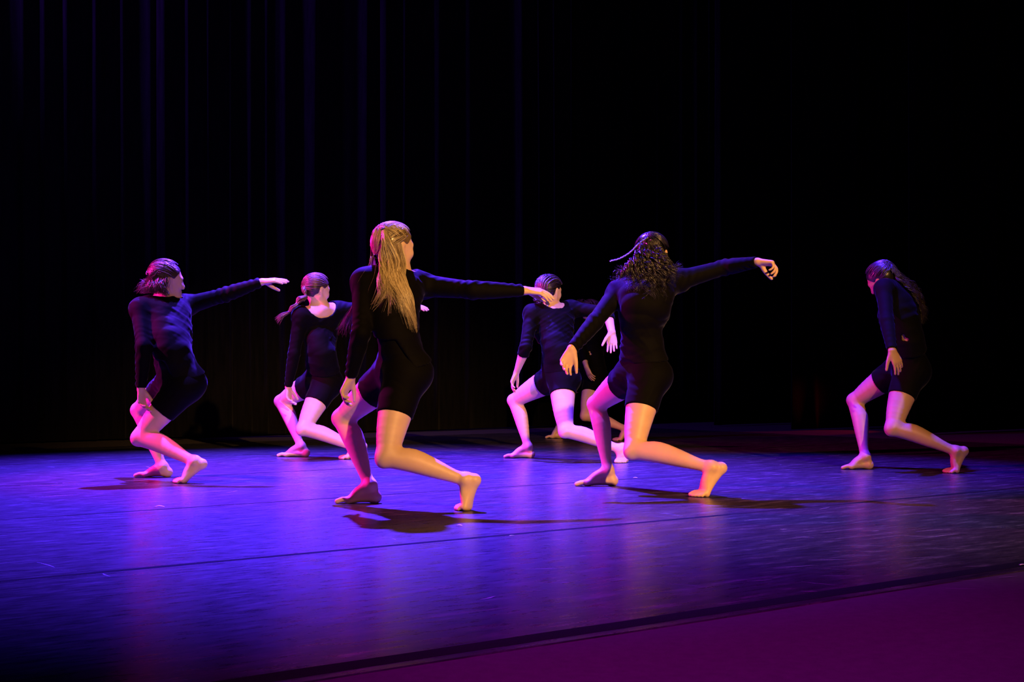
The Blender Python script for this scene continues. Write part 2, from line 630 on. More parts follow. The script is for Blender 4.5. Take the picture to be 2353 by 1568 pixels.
def do_hips(F, j, infl=0.0, sc=1.0):
    P, pf, sp = j['pel'], j['pfwd'], j['pside']
    i = infl
    for s, sg in (('L', -1), ('R', 1)):
        H = j['hip' + s]
        F.chain([H - pf * 0.044 * sc + np.array([0, 0, 0.012])], [(0.086 * sc + i, 0.092 * sc + i, 0.088 * sc + i)], 0.05, sp)
        F.chain([P, H], [(0.10 * sc + i, 0.10 * sc + i), (0.090 * sc + i, 0.094 * sc + i)], 0.04, sp)


def do_arm(F, j, s, infl=0.0, cut=None, sc=1.0):
    S, E, W = j['sho' + s], j['elb' + s], j['wri' + s]
    i = infl
    cuts = [cut] if cut is not None else []
    F.chain([S, lerp(S, E, 0.35), lerp(S, E, 0.7), E], [0.048 * sc + i, 0.043 * sc + i, 0.038 * sc + i, 0.035 * sc + i], 0.035, cuts=cuts if cut is not None and cut[2:] else ())
    hd = j['hdors' + s]
    F.chain([E, lerp(E, W, 0.28), lerp(E, W, 0.65), W], [(0.035 * sc + i, 0.035 * sc + i), (0.036 * sc + i, 0.036 * sc + i), (0.030 * sc + i, 0.028 * sc + i), (0.026 * sc + i, 0.020 * sc + i)],
            0.02, np.cross(nrm(W - E), hd), cuts)


def do_hand(F, j, s, sc=1.0):
    W = j['wri' + s]
    d = nrm(j['hdir' + s])
    n = j['hdors' + s]
    n = nrm(n - d * np.dot(n, d))
    th = np.cross(d, n) if s == 'L' else np.cross(n, d)
    curl = j.get('curl' + s, (20, 25, 15))
    F.chain([W, W + d * 0.035 * sc, W + d * 0.078 * sc], [(0.025 * sc, 0.018 * sc), (0.034 * sc, 0.017 * sc), (0.040 * sc, 0.013 * sc)], 0.012, th)
    spread = j.get('spread' + s, 1.0)
    for q, (o, ln, r) in enumerate(((0.0285, 0.073, 0.0082), (0.0095, 0.081, 0.0085), (-0.0095, 0.075, 0.0082), (-0.0275, 0.060, 0.0073))):
        base = W + d * (0.080 - 0.004 * abs(q - 1)) * sc + th * o * sc
        fd = nrm(d + th * o * 3.5 * spread)
        pts = [base - fd * 0.012]
        ang = 0.0
        p = base.copy()
        pts.append(p.copy())
        for cu, fr in zip(curl, (0.44, 0.31, 0.25)):
            ang += math.radians(cu * (1 + 0.12 * (q - 1.5) * j.get('fan' + s, 1.0)))
            p = p + (fd * math.cos(ang) - n * math.sin(ang)) * ln * fr * sc
            pts.append(p.copy())
        F.chain(pts, [r * 1.05 * sc, r * 1.05 * sc, r * sc, r * 0.93 * sc, r * 0.82 * sc], 0.006, smooth=2)
    tv = j.get('thumb' + s)
    tv = nrm(d * 0.75 + th * 0.6 - n * 0.35) if tv is None else nrm(tv)
    b0 = W + d * 0.018 * sc + th * 0.020 * sc - n * 0.006
    b1 = b0 + tv * 0.042 * sc
    b2 = b1 + nrm(tv + d * 0.25) * 0.034 * sc
    b3 = b2 + nrm(tv + d * 0.4) * 0.026 * sc
    F.chain([b0, b1, b2, b3], [0.0155 * sc, 0.0125 * sc, 0.0100 * sc, 0.0080 * sc], 0.012, smooth=2)


def head_local(j):
    f = nrm(j['hfwd'])
    u = j['hup']
    u = nrm(u - f * np.dot(u, f))
    r = np.cross(f, u)
    s = j.get('hs', 0.95)
    c = j['hed']
    return (lambda x, y, z: c + (r * x + f * y + u * z) * s), r, f, u, s


def do_head(F, j):
    Lc, r, f, u, s = head_local(j)
    F.chain([Lc(0, -0.014, 0.028)], [(0.072 * s, 0.092 * s, 0.086 * s)], 0.02, r, axis=u)
    F.chain([Lc(0, -0.050, 0.020), Lc(0, 0.035, 0.035)], [(0.070 * s, 0.078 * s, 0.05 * s), (0.066 * s, 0.070 * s, 0.045 * s)], 0.03, r)
    F.chain([Lc(0, 0.030, -0.005), Lc(0, 0.042, -0.055), Lc(0, 0.058, -0.088)], [(0.060 * s, 0.052 * s), (0.052 * s, 0.046 * s), (0.026 * s, 0.024 * s)], 0.03, r)
    for sg in (1, -1):
        F.chain([Lc(sg * 0.052, 0.000, -0.050), Lc(sg * 0.022, 0.060, -0.090)], [0.020 * s, 0.017 * s], 0.03)
        F.chain([Lc(sg * 0.040, 0.066, -0.022)], [0.020 * s], 0.03)                                             # cheek
        F.chain([Lc(sg * 0.014, 0.086, 0.026), Lc(sg * 0.048, 0.070, 0.024)], [0.010 * s, 0.009 * s], 0.02)      # brow
        F.chain([Lc(sg * 0.031, 0.098, 0.006)], [(0.016 * s, 0.012 * s, 0.011 * s)], 0.012, r, sub=True, axis=u)        # eye socket
        F.chain([Lc(sg * 0.031, 0.076, 0.005)], [0.0125 * s], 0.005)                                            # eye
        e0, e1 = Lc(sg * 0.082, -0.010, 0.016), Lc(sg * 0.073, 0.004, -0.036)
        F.chain([e0, (e0 + e1) / 2 + r * sg * 0.003 * s - f * 0.005, e1], [(0.0075 * s, 0.018 * s, 0.015), (0.0085 * s, 0.017 * s, 0.013), (0.007 * s, 0.010 * s, 0.009)], 0.005, r)
        F.chain([Lc(sg * 0.092, 0.001, -0.004)], [(0.008 * s, 0.009 * s, 0.014 * s)], 0.004, r, sub=True, axis=u)
    F.chain([Lc(0, 0.090, 0.010), Lc(0, 0.104, -0.022), Lc(0, 0.104, -0.030)], [0.008 * s, 0.0115 * s, 0.012 * s], 0.012)
    F.chain([Lc(-0.018, 0.084, -0.056), Lc(0, 0.091, -0.054), Lc(0.018, 0.084, -0.056)], [0.006, 0.007, 0.006], 0.008)
    F.chain([Lc(-0.016, 0.083, -0.066), Lc(0, 0.090, -0.067), Lc(0.016, 0.083, -0.066)], [0.006, 0.008, 0.006], 0.008)
    F.chain([Lc(0, 0.078, -0.096)], [0.017 * s], 0.02)
    F.chain([j['nck'] - u * 0.01, lerp(j['nck'], Lc(0, -0.025, -0.05), 0.6), Lc(0, -0.022, -0.035)], [0.056, 0.050, 0.054], 0.03)


BONES = [('hipL', 'kneeL', 0.405), ('hipR', 'kneeR', 0.405), ('kneeL', 'ankL', 0.39), ('kneeR', 'ankR', 0.39),
         ('hipL', 'hipR', 0.17), ('pel', 'hipL', 0.10), ('pel', 'hipR', 0.10), ('pel', 'wst', 0.16), ('wst', 'chs', 0.18), ('chs', 'nck', 0.18),
         ('shoL', 'shoR', 0.33), ('nck', 'shoL', 0.18), ('nck', 'shoR', 0.18), ('shoL', 'elbL', 0.275), ('shoR', 'elbR', 0.275),
         ('elbL', 'wriL', 0.235), ('elbR', 'wriR', 0.235), ('nck', 'hed', 0.138), ('pel', 'nck', 0.50)]


def solve(spec, Y0, sc):
    names = [k for k in spec if len(spec[k]) == 3]
    prior = np.array([Y0 + spec[k][2] for k in names])
    px = np.array([spec[k][:2] for k in names], float)
    idx = {k: i for i, k in enumerate(names)}

    def pts(Y):
        return np.stack([(px[:, 0] - CX) / FPX * Y, Y, CH - (px[:, 1] - HZ) / FPX * Y], 1)

    wt = np.array([60.0 if k.startswith('ank') else 4.0 for k in names])

    def res(Y):
        p = pts(Y)
        r = [(np.linalg.norm(p[idx[a]] - p[idx[b]]) - L * sc) * 30 for a, b, L in BONES]
        return np.concatenate([r, (Y - prior) * wt])

    Y = prior.copy()
    for it in range(25):
        r0 = res(Y)
        J = np.stack([(res(Y + 1e-5 * e) - r0) / 1e-5 for e in np.eye(len(Y))], 1)
        dY = np.linalg.solve(J.T @ J + 1e-3 * np.eye(len(Y)), -J.T @ r0)
        Y = Y + np.clip(dY, -0.08, 0.08)
    p = pts(Y)
    return {k: p[idx[k]] for k in names}


# ------------------------------------------------------------------ hair strands
def tube_mesh(name, lines, radii, sides=4):
    """lines: list of (m,3); radii: list of (m,)"""
    VV, QQ, base = [], [], 0
    ang = np.arange(sides) / sides * 2 * math.pi
    for P, R in zip(lines, radii):
        m = len(P)
        T = np.gradient(P, axis=0)
        T /= np.maximum(np.linalg.norm(T, axis=1), 1e-9)[:, None]
        ref = np.array([0.37, 0.81, 0.45])
        A = np.cross(T, ref)
        A /= np.maximum(np.linalg.norm(A, axis=1), 1e-9)[:, None]
        B = np.cross(T, A)
        ring = P[:, None] + (A[:, None] * np.cos(ang)[None, :, None] + B[:, None] * np.sin(ang)[None, :, None]) * R[:, None, None]
        VV.append(ring.reshape(-1, 3))
        i = np.arange(m - 1)[:, None] * sides + np.arange(sides)[None]
        i2 = np.arange(m - 1)[:, None] * sides + (np.arange(sides)[None] + 1) % sides
        QQ.append(np.stack([i, i2, i2 + sides, i + sides], -1).reshape(-1, 4) + base)
        base += m * sides
    return np.concatenate(VV), np.concatenate(QQ)


def resample(pts, m):
    pts = np.array(Field.spl([np.asarray(p, float) for p in pts], 8)) if len(pts) > 2 else np.array(pts, float)
    L = np.concatenate([[0], np.cumsum(np.linalg.norm(np.diff(pts, axis=0), axis=1))])
    t = np.linspace(0, L[-1], m)
    return np.stack([np.interp(t, L, pts[:, a]) for a in range(3)], 1)


def lock(out, guide, n, s0, s1, wave=0.004, freq=3.0, r=0.0016, lenvar=0.25, curl=0.0, cfreq=9.0, m=26, flat=1.0, rng=RNG):
    """a lock of n strands scattered round a guide line"""
    G = resample(guide, m)
    T = nrm(G[-1] - G[0])
    A = nrm(np.cross(T, (0, 1, 0.2)))
    B = np.cross(T, A)
    t = np.linspace(0, 1, m)
    ph0, cf0 = rng.uniform(0, 6.28), cfreq * rng.uniform(0.8, 1.2)
    for q in range(n):
        a, b = rng.normal(0, 1, 2)
        b *= flat
        w = s0 + (s1 - s0) * t ** 1.3
        P = G + (A * a + B * b)[None] * w[:, None]
        ph = rng.uniform(0, 6.28, 2)
        fr = freq * rng.uniform(0.7, 1.3)
        env = np.minimum(t * 3, 1)
        P = P + A[None] * (np.sin(t * fr * 6.28 + ph[0]) * wave * env)[:, None] + B[None] * (np.sin(t * fr * 6.28 * 0.8 + ph[1]) * wave * env)[:, None]
        if curl:
            cf = cf0 * rng.uniform(0.95, 1.05)
            pc = ph0 + rng.normal(0, 0.35)
            P = P + A[None] * (np.sin(t * cf * 6.28 + pc) * curl * env)[:, None] + B[None] * (np.cos(t * cf * 6.28 + pc) * curl * env)[:, None]
        k = max(6, int(m * (1 - rng.uniform(0, lenvar))))
        P = P[:k]
        R = r * rng.uniform(0.7, 1.3) * np.clip((1 - np.linspace(0, 1, k)) * 2.2, 0.12, 1)
        out.append((P, R))


def scalp_flow(out, j, tie, n, r=0.0022, lift=0.010, zmin=-0.06, spread=0.35, rng=RNG, ears=True, messy=0.0, m=14):
    """strands lying on the skull that sweep to a tie point (head-local direction)"""
    Lc, rr, f, u, s = head_local(j)
    tie = nrm(tie)
    cnt = 0
    while cnt < n:
        d = nrm(rng.normal(0, 1, 3))
        if d[1] - 0.45 * d[2] > 0.42 or d[2] < zmin / 0.09 or (d[1] * 0.8 - d[2] * 0.6 > 0.12):
            continue
        if ears and abs(d[0]) > 0.75 and ((d[1] - 0.02) / 0.30) ** 2 + ((d[2] + 0.38) / 0.42) ** 2 < 1:
            continue
        cnt += 1
        t = np.linspace(0, 1, m)
        e = nrm(tie + rng.normal(0, spread * 0.12, 3))
        om = math.acos(np.clip(np.dot(d, e), -0.98, 1))
        if om < 0.05:
            continue
        D = (np.sin((1 - t) * om)[:, None] * d + np.sin(t * om)[:, None] * e) / math.sin(om)
        D = D / np.linalg.norm(D, axis=1)[:, None]
        if ears and np.any((np.abs(D[:, 0]) > 0.72) & (((D[:, 1] - 0.05) / 0.30) ** 2 + ((D[:, 2] + 0.36) / 0.42) ** 2 < 1)):
            continue
        ra, rb, rc = 0.074, 0.094, 0.089
        rad = 1 / np.sqrt((D[:, 0] / ra) ** 2 + (D[:, 1] / rb) ** 2 + (D[:, 2] / rc) ** 2)
        rad = rad + lift * np.sin(np.clip(t * 3, 0, 1) * 1.57) + rng.uniform(-0.002, 0.004) + messy * rng.uniform(0, 1) * np.sin(t * 3.14)
        Q = D * rad[:, None]
        P = np.array([Lc(q[0], q[1] - 0.014, q[2] + 0.028) for q in Q])
        out.append((P, r * rng.uniform(0.7, 1.3) * np.clip(np.minimum(t * 6 + 0.3, 1.0), 0.2, 1)))


def push(out, F, thr, hed, steps=5):
    """keep strands outside the body"""
    n = [len(o[0]) for o in out]
    P = np.concatenate([o[0] for o in out])
    P0 = P.copy()
    mx = np.array(F.D.shape) - 2
    th = np.where(np.linalg.norm(P - hed, axis=1) < 0.14, thr, thr + 0.013)
    for it in range(steps):
        I = np.clip(np.rint((P - F.lo) / F.h).astype(int), 1, mx)
        d = F.D[I[:, 0], I[:, 1], I[:, 2]]
        g = np.stack([F.D[I[:, 0] + a, I[:, 1] + b, I[:, 2] + c] - F.D[I[:, 0] - a, I[:, 1] - b, I[:, 2] - c] for a, b, c in ((1, 0, 0), (0, 1, 0), (0, 0, 1))], 1)
        g /= np.maximum(np.linalg.norm(g, axis=1), 1e-6)[:, None]
        P = P + g * np.clip(th - d, 0, 0.03)[:, None]
    k = 0
    res = []
    for (p, r), m in zip(out, n):
        q = P[k:k + m] - P0[k:k + m]
        if m > 6:
            for it in range(10):
                q[1:-1] = 0.5 * q[1:-1] + 0.25 * (q[:-2] + q[2:])
        res.append((p + q, r))
        k += m
    return res


def strands_obj(name, out, mat, root, sides=3, j=None, thr=0.014):
    if j is not None:
        out = push(out, j['F'], thr, j['hed'])
    V, Q = tube_mesh(name, [o[0] for o in out], [o[1] for o in out], sides)
    me = mesh_np(name, V - np.array(root.location), Q)
    tone = np.concatenate([np.full(len(o[0]) * sides, v) for o, v in zip(out, np.random.default_rng(1).random(len(out)))]).astype(np.float32)
    at = me.attributes.new('tone', 'FLOAT', 'POINT')               # each strand a shade of its own
    at.data.foreach_set('value', tone)
    return link_mesh(name, me, mat, root)


# ------------------------------------------------------------------ a dancer
def wrinkles(V, Q, j, rng, amt=1.0):
    N = normals(V, Q)
    disp = np.zeros(len(V))
    ax = nrm(j['nck'] - j['pel'])
    sd = j['sside']
    for q in range(7):                                   # long diagonal folds over the back
        dirv = nrm(ax * rng.uniform(0.5, 1.0) + sd * rng.uniform(0.4, 1.0) * rng.choice([1, 1, -0.5]))
        k = rng.uniform(55, 120)
        ph = rng.uniform(0, 6.28)
        cen = lerp(j['pel'], j['nck'], rng.uniform(0.15, 0.85)) + sd * rng.uniform(-0.1, 0.1)
        g = np.exp(-((V - cen) ** 2).sum(1) / (2 * 0.10 ** 2))
        disp += g * 0.0042 * np.maximum(0, np.sin(V @ dirv * k + ph)) ** 2
    for s in ('L', 'R'):                                 # rings at elbow, armpit and cuff
        S, E, W = j['sho' + s], j['elb' + s], j['wri' + s]
        for cen, a, k in ((E, nrm(W - S), 190), (lerp(S, E, 0.1), nrm(E - S), 150), (lerp(E, W, 0.85), nrm(W - E), 210)):
            g = np.exp(-((V - cen) ** 2).sum(1) / (2 * 0.055 ** 2))
            lat = (V - cen) @ nrm(np.cross(a, (0.3, 0.5, 0.8)))
            lat2 = (V - cen) @ nrm(np.cross(a, (0.8, -0.5, 0.1)))
            disp += g * 0.0034 * np.sin((V - cen) @ a * k * 0.75 + 3 * np.sin(lat * 35) + 2 * lat2 * 40) * (0.5 + 0.5 * np.sin(lat * 60 + lat2 * 45 + k))
    return V + N * (disp * amt)[:, None]


def dancer(spec, Y0, label, o, h_body=0.0048, h_cloth=0.0055):
    sc = o.get('sc', 1.0)
    # ground the feet: depth of the contact rows
    for s in ('L', 'R'):
        yb = o['ground' + s]
        spec['ank' + s] = (*spec['ank' + s][:2], gY(yb) - Y0 + o.get('ankd' + s, 0.0))
    j = solve({k: v for k, v in spec.items()}, Y0, sc)
    hx_, hy_ = spec['hed'][:2]
    j['hed'] = pix(hx_, hy_, j['nck'][1] + o.get('hedd', 0.0))
    # feet
    for s in ('L', 'R'):
        Yg = gY(o['ground' + s])
        hx, hy = o['heel' + s]
        bx = o['ballx' + s]
        tx = o['toex' + s]
        flat = o['flat' + s]
        ball = np.array([(bx - CX) / FPX * Yg, Yg, 0.018 * sc])
        td = np.array([(tx - bx) / FPX * Yg, o.get('toedy' + s, 0.0), 0.0])
        j['toed' + s] = nrm(td)
        if flat:
            heel = np.array([(hx - CX) / FPX * Yg, Yg - o.get('toedy' + s, 0.0), 0.030 * sc])
        else:
            heel = pix(hx, hy, j['ank' + s][1] + o.get('heeldy' + s, 0.0))
        j['heel' + s], j['ball' + s] = heel, ball
        right = np.cross(j['toed' + s], (0, 0, 1))
        j['med' + s] = right if s == 'L' else -right
        if o.get('med' + s) is not None:
            j['med' + s] = nrm(o['med' + s])
    j['pside'] = nrm(j['hipR'] - j['hipL'])
    j['sside'] = nrm(j['shoR'] - j['shoL'])
    axp = nrm(j['wst'] - j['pel'])
    j['pfwd'] = nrm(np.cross(axp, j['pside']))
    axc = nrm(j['nck'] - j['chs'])
    j['cfwd'] = nrm(np.cross(axc, j['sside']))
    for k in ('hfwd', 'hup'):
        j[k] = np.array(o[k], float)
    for s in ('L', 'R'):
        j['hdir' + s] = nrm(o['hdir' + s])
        j['hdors' + s] = nrm(o['hdors' + s])
        for k in ('curl', 'spread', 'thumb', 'fan'):
            if k + s in o:
                j[k + s] = o[k + s]
    if 'hs' in o:
        j['hs'] = o['hs']
    allp = np.array([v for k, v in j.items() if isinstance(v, np.ndarray) and k[:3] in ('hip', 'kne', 'ank', 'hee', 'bal', 'pel', 'wst', 'chs', 'nck', 'sho', 'elb', 'wri', 'hed')])
    lo, hi = allp.min(0) - 0.22, allp.max(0) + 0.22
    lo[2] = max(lo[2], -0.02)
    root = bpy.data.objects.new('person', None)
    root.empty_display_size = 0.2
    root.location = (j['pel'][0], j['pel'][1], 0)
    COL.objects.link(root)
    tag(root, label, 'person', 'dancers in black on the stage')
    rl = np.array(root.location)

    # body
    F = Field(lo, hi, h_body)
    do_torso(F, j, 0, sc=sc)
    do_hips(F, j, 0, sc)
    for s in ('L', 'R'):
        do_leg(F, j, s, sc=sc)
        do_foot(F, j, s, sc)
        do_arm(F, j, s, sc=sc)
        do_hand(F, j, s, sc * 0.98)
    do_head(F, j)
    V, Q = F.mesh(1)
    j['F'] = F
    body = link_mesh('body', mesh_np('body', V - rl, Q), o['skin'], root)

    # shorts
    F = Field(np.minimum.reduce([j['hipL'], j['hipR'], j['kneeL'], j['kneeR'], j['wst']]) - 0.2,
              np.maximum.reduce([j['hipL'], j['hipR'], j['kneeL'], j['kneeR'], j['wst']]) + 0.2, h_cloth)
    i = 0.0065
    sp = j['pside']
    do_torso(F, j, i, sc=sc)
    F.cut(lerp(j['wst'], j['chs'], 0.5), j['wst'] - j['pel'])
    do_hips(F, j, i, sc)
    for s in ('L', 'R'):
        H, K = j['hip' + s], j['knee' + s]
        t = o.get('short' + s, 0.52)
        do_leg(F, j, s, i, [(lerp(H, K, t), K - H + np.array(o.get('hemtilt' + s, (0, 0, 0))))], 'thigh', sc)
    for g in o.get('gap', []):
        F.chain([pix(g[0], g[1], Y0 - 0.3), pix(g[0], g[1], Y0 - 0.02)], [g[2], g[2]], 0.004, sub=True)
    V, Q = F.mesh(1)
    rng = np.random.default_rng(o.get('seed', 3))
    N = normals(V, Q)
    V = V + N * (0.0009 * np.sin(V[:, 2] * 130 + 6 * np.sin(V[:, 0] * 23 + V[:, 2] * 9)) * np.maximum(0, np.sin(V[:, 0] * 17 + V[:, 1] * 11 + V[:, 2] * 13)))[:, None]
    link_mesh('shorts', mesh_np('shorts', V - rl, Q), M_SHORTS, root)

    # top
    pts = [j[k] for k in ('pel', 'wst', 'chs', 'nck', 'shoL', 'shoR', 'elbL', 'elbR', 'wriL', 'wriR')]
    F = Field(np.minimum.reduce(pts) - 0.2, np.maximum.reduce(pts) + 0.2, h_cloth)
    i = 0.011
    do_torso(F, j, i, True, sc, o.get('loose', 0.006))
    i2 = 0.016
    dn = nrm(j['pel'] - j['wst'])
    for s in ('L', 'R'):
        H = j['hip' + s]
        F.chain([H - j['pfwd'] * 0.044 * sc + np.array([0, 0, 0.012])], [(0.086 * sc + i2, 0.092 * sc + i2, 0.088 * sc + i2)], 0.05, sp)
    F.chain([j['wst'], lerp(j['wst'], j['pel'], 0.6), j['pel'] + dn * 0.08],
            [(0.116 * sc + i, 0.088 * sc + i), (0.136 * sc + i, 0.102 * sc + i), (0.144 * sc + i, 0.108 * sc + i)], 0.02, sp)
    hx, hy = o['hem']
    hp = pix(hx, hy, j['pel'][1] - 0.10)
    ht = np.array(o.get('hemn', (0, 0, 0)), float)
    F.cut(hp, dn + ht)
    if 'slit' in o:
        (ax_, ay_), (bx_, by_) = o['slit']
        a3, b3 = pix(ax_, ay_, j['pel'][1] - 0.13), pix(bx_, by_, j['pel'][1] - 0.13)
        nn = np.cross(nrm(b3 - a3), nrm(sp * np.array([1, 1, 0])))
        if np.dot(nn, j['pfwd']) < 0:
            nn = -nn
        F.cut(a3, nn, b3, dn)
    # neckline
    N_ = j['nck']
    w, dp, up_ = o.get('neck', (0.085, 0.075, 0.05))
    uv = nrm(j['hed'] - j['nck'])
    off = np.array(o.get('neckoff', (0, 0, 0)), float)
    cen = N_ + uv * 0.045 + off
    F.chain([cen], [(w, dp, up_)], 0.006, j['sside'], sub=True)
    F.chain([cen, cen + uv * 0.10], [(w, dp), (w, dp)], 0.006, j['sside'], sub=True)
    for s in ('L', 'R'):
        E, W = j['elb' + s], j['wri' + s]
        t = o.get('cuff' + s, 0.97)
        do_arm(F, j, s, o.get('sleeve', 0.0075), (lerp(E, W, t), W - E), sc)
    for g in o.get('gap', []):
        F.chain([pix(g[0], g[1], Y0 - 0.3), pix(g[0], g[1], Y0 - 0.02)], [g[2], g[2]], 0.004, sub=True)
    V, Q = F.mesh(2)
    V = wrinkles(V, Q, j, rng, o.get('wr', 1.0))
    link_mesh('top', mesh_np('top', V - rl, Q), M_CLOTH, root)

    # hair cap
    Lc, r, f, u, s = head_local(j)
    F = Field(j['hed'] - 0.17, j['hed'] + 0.17, 0.004)
    c = o.get('cap', 0.005)
    F.chain([Lc(0, -0.014, 0.028)], [(0.073 * s + c, 0.090 * s + c, 0.086 * s + c)], 0.02, r, axis=u)
    F.chain([Lc(0, -0.050, 0.020), Lc(0, 0.035, 0.037)], [(0.070 * s + c, 0.078 * s + c, 0.05 * s + c), (0.067 * s + c, 0.070 * s + c, 0.045 * s + c)], 0.03, r)
    F.chain([Lc(0, -0.050, 0.010), Lc(0, -0.052, -0.045)], [(0.066 * s + c, 0.045 * s + c), (0.050 * s, 0.034 * s)], 0.02, r)
    F.cut(Lc(0, 0.060, 0.060), f - u * 0.55)
    F.cut(Lc(0, 0.004, 0.0), f * 0.75 - u * 0.66)
    F.cut(Lc(0, -0.05, o.get('nape', -0.062)), -u - f * 0.2)
    if o.get('ears', True):
        for sg in (1, -1):
            F.chain([Lc(sg * 0.085, 0.004, -0.010)], [(0.03, 0.026, 0.034)], 0.008, r, sub=True, axis=u)
    V, Q = F.mesh(3)
    link_mesh('hair_cap', mesh_np('hair_cap', V - rl, Q), o['hair'], root)
    return root, j


def G3(j, lst):
    """hair guide: (px, py, metres behind the neck line)"""
    Yh = j['nck'][1]
    return [pix(x, y, Yh + d) for x, y, d in lst]


# ------------------------------------------------------------------ materials of the cast
SK_LIGHT = skin_mat('fair_skin', (0.72, 0.47, 0.36))
SK_TAN = skin_mat('tan_skin', (0.62, 0.38, 0.27))
SK_BROWN = skin_mat('brown_skin', (0.40, 0.23, 0.15))
H_BLONDE = hair_mat('blonde_hair', (0.13, 0.085, 0.045), (0.58, 0.46, 0.29), 0.3)
H_BROWN = hair_mat('brown_hair', (0.035, 0.018, 0.012), (0.16, 0.085, 0.055))
H_DARK = hair_mat('dark_brown_hair', (0.006, 0.004, 0.004), (0.045, 0.028, 0.026), 0.34)
H_BLACK = hair_mat('black_hair', (0.003, 0.0025, 0.003), (0.022, 0.016, 0.020), 0.26)
M_TIE = plain_mat('dark_hair_elastic', (0.02, 0.015, 0.02), 0.6)


def ring_obj(name, c, axis, R, r, mat, root):
    axis = nrm(axis)
    a = nrm(np.cross(axis, (0.2, 0.9, 0.3)))
    b = np.cross(axis, a)
    t = np.linspace(0, 2 * math.pi, 17)
    P = c + R * (np.outer(np.cos(t), a) + np.outer(np.sin(t), b))
    V, Q = tube_mesh(name, [P], [np.full(17, r)], 6)
    return link_mesh(name, mesh_np(name, V - np.array(root.location), Q), mat, root)


# ------------------------------------------------------------------ blonde dancer, half-up ponytail
j = None
root, j = dancer(dict(
    hipL=(930, 868, -0.08), hipR=(903, 862, 0.09), kneeL=(888, 1050, -0.15), kneeR=(787, 962, 0.28), ankL=(1072, 1103), ankR=(850, 1116),
    pel=(922, 852, 0.0), wst=(912, 778, 0.0), chs=(902, 697, 0.02), nck=(908, 627, 0.02), hed=(906, 571, 0.05),
    shoL=(836, 648, -0.10), shoR=(968, 656, 0.14), elbL=(829, 766, -0.16), wriL=(806, 868, -0.10), elbR=(1086, 667, 0.16), wriR=(1205, 668, 0.14)),
    6.80, 'barefoot lunging dancer with long blonde half-up hair down her back', dict(
    skin=SK_LIGHT, hair=H_BLONDE, groundL=1174, groundR=1157, heelL=(1090, 1104), heelR=(862, 1145), ballxL=1074, ballxR=806, toexL=1046, toexR=780,
    flatL=False, flatR=True, toedyL=0.02, hfwd=(0.72, 0.68, -0.04), hup=(0.05, 0.0, 1), hdirL=(-0.42, 0.0, -0.9), hdorsL=(-0.9, 0.3, 0.25), curlL=(28, 42, 30),
    hdirR=(0.97, 0.05, -0.06), hdorsR=(-0.1, -0.35, 0.9), curlR=(22, 12, 8), thumbR=(0.8, 0.1, -0.55), hem=(965, 836), slit=((942, 838), (898, 776)), neck=(0.125, 0.085, 0.055),
    shortL=0.49, shortR=0.42, cuffL=0.96, cuffR=0.97, seed=3), 0.0048, 0.0055)
out = []
scalp_flow(out, j, (-0.15, -0.72, 0.68), 420, 0.0018, 0.011, zmin=0.02)
scalp_flow(out, j, (-0.05, -0.9, -0.6), 260, 0.0018, 0.008, zmin=-0.06)
rg = np.random.default_rng(5)
base = [(884, 532), (886, 545)]
for q in range(30):
    x1 = 868 + q * 3.0
    t = q / 29
    xm = 884 + 26 * t + rg.uniform(-8, 8)
    xe = 868 + 92 * t + rg.uniform(-14, 10)
    ye = 700 + 95 * (1 - abs(t - 0.85)) * rg.uniform(0.55, 1.05)
    g = G3(j, [(882, 528, -0.085), (880 + 14 * t, 552, -0.115), (876 + 36 * t, 600, -0.115), (xm - 6, 650, -0.15), ((xm + xe) / 2, (650 + ye) / 2, -0.18), (xe, ye, -0.17)])
    lock(out, g, 17, 0.003, 0.0042, 0.0015, 1.4, 0.0018, 0.22, curl=0.0065, cfreq=1.9, m=26, flat=0.6, rng=rg)
for q in range(16):                                   # loose lengths from under the ponytail
    t = q / 15
    g = G3(j, [(890 + 30 * t, 560, -0.09), (893 + 36 * t, 600, -0.09), (900 + 30 * t, 640, -0.13), (905 + 38 * t, 700, -0.16), (915 + 40 * t, 745 + 30 * t, -0.16)])
    lock(out, g, 14, 0.003, 0.0042, 0.0015, 1.4, 0.0018, 0.25, curl=0.006, cfreq=1.8, m=24, flat=0.6, rng=rg)
for q in range(14):                                   # length swept over the shoulder to the front
    t = q / 13
    g = G3(j, [(872 - 6 * t, 560, -0.03), (862 - 8 * t, 600, -0.01), (842, 640 + 6 * t, 0.06), (822 - 6 * t, 700, 0.10), (800 - 16 * t, 740 + 4 * t, 0.10), (800 - 36 * t + rg.uniform(-6, 6), 790 - 26 * t + rg.uniform(-8, 8), 0.10)])
    lock(out, g, 13, 0.004, 0.006, 0.002, 2.5, 0.0017, 0.25, curl=0.008, cfreq=2.2, m=28, flat=0.7, rng=rg)
for q in range(14):                                   # flyaways
    a = rg.uniform(-1, 1)
    g = G3(j, [(885 + a * 20, 560 + rg.uniform(-20, 60), -0.06), (878 + a * 34, 600 + rg.uniform(-20, 80), -0.12), (872 + a * 52, 625 + rg.uniform(-10, 120), -0.16)])
    lock(out, g, 1, 0.002, 0.01, 0.006, 1.5, 0.0007, 0.3, m=16, rng=rg)
strands_obj('hair', out, H_BLONDE, root, j=j)
ring_obj('hair_tie', pix(882, 531, j['hed'][1] - 0.088), (0.1, -0.8, -0.5), 0.013, 0.004, M_TIE, root)

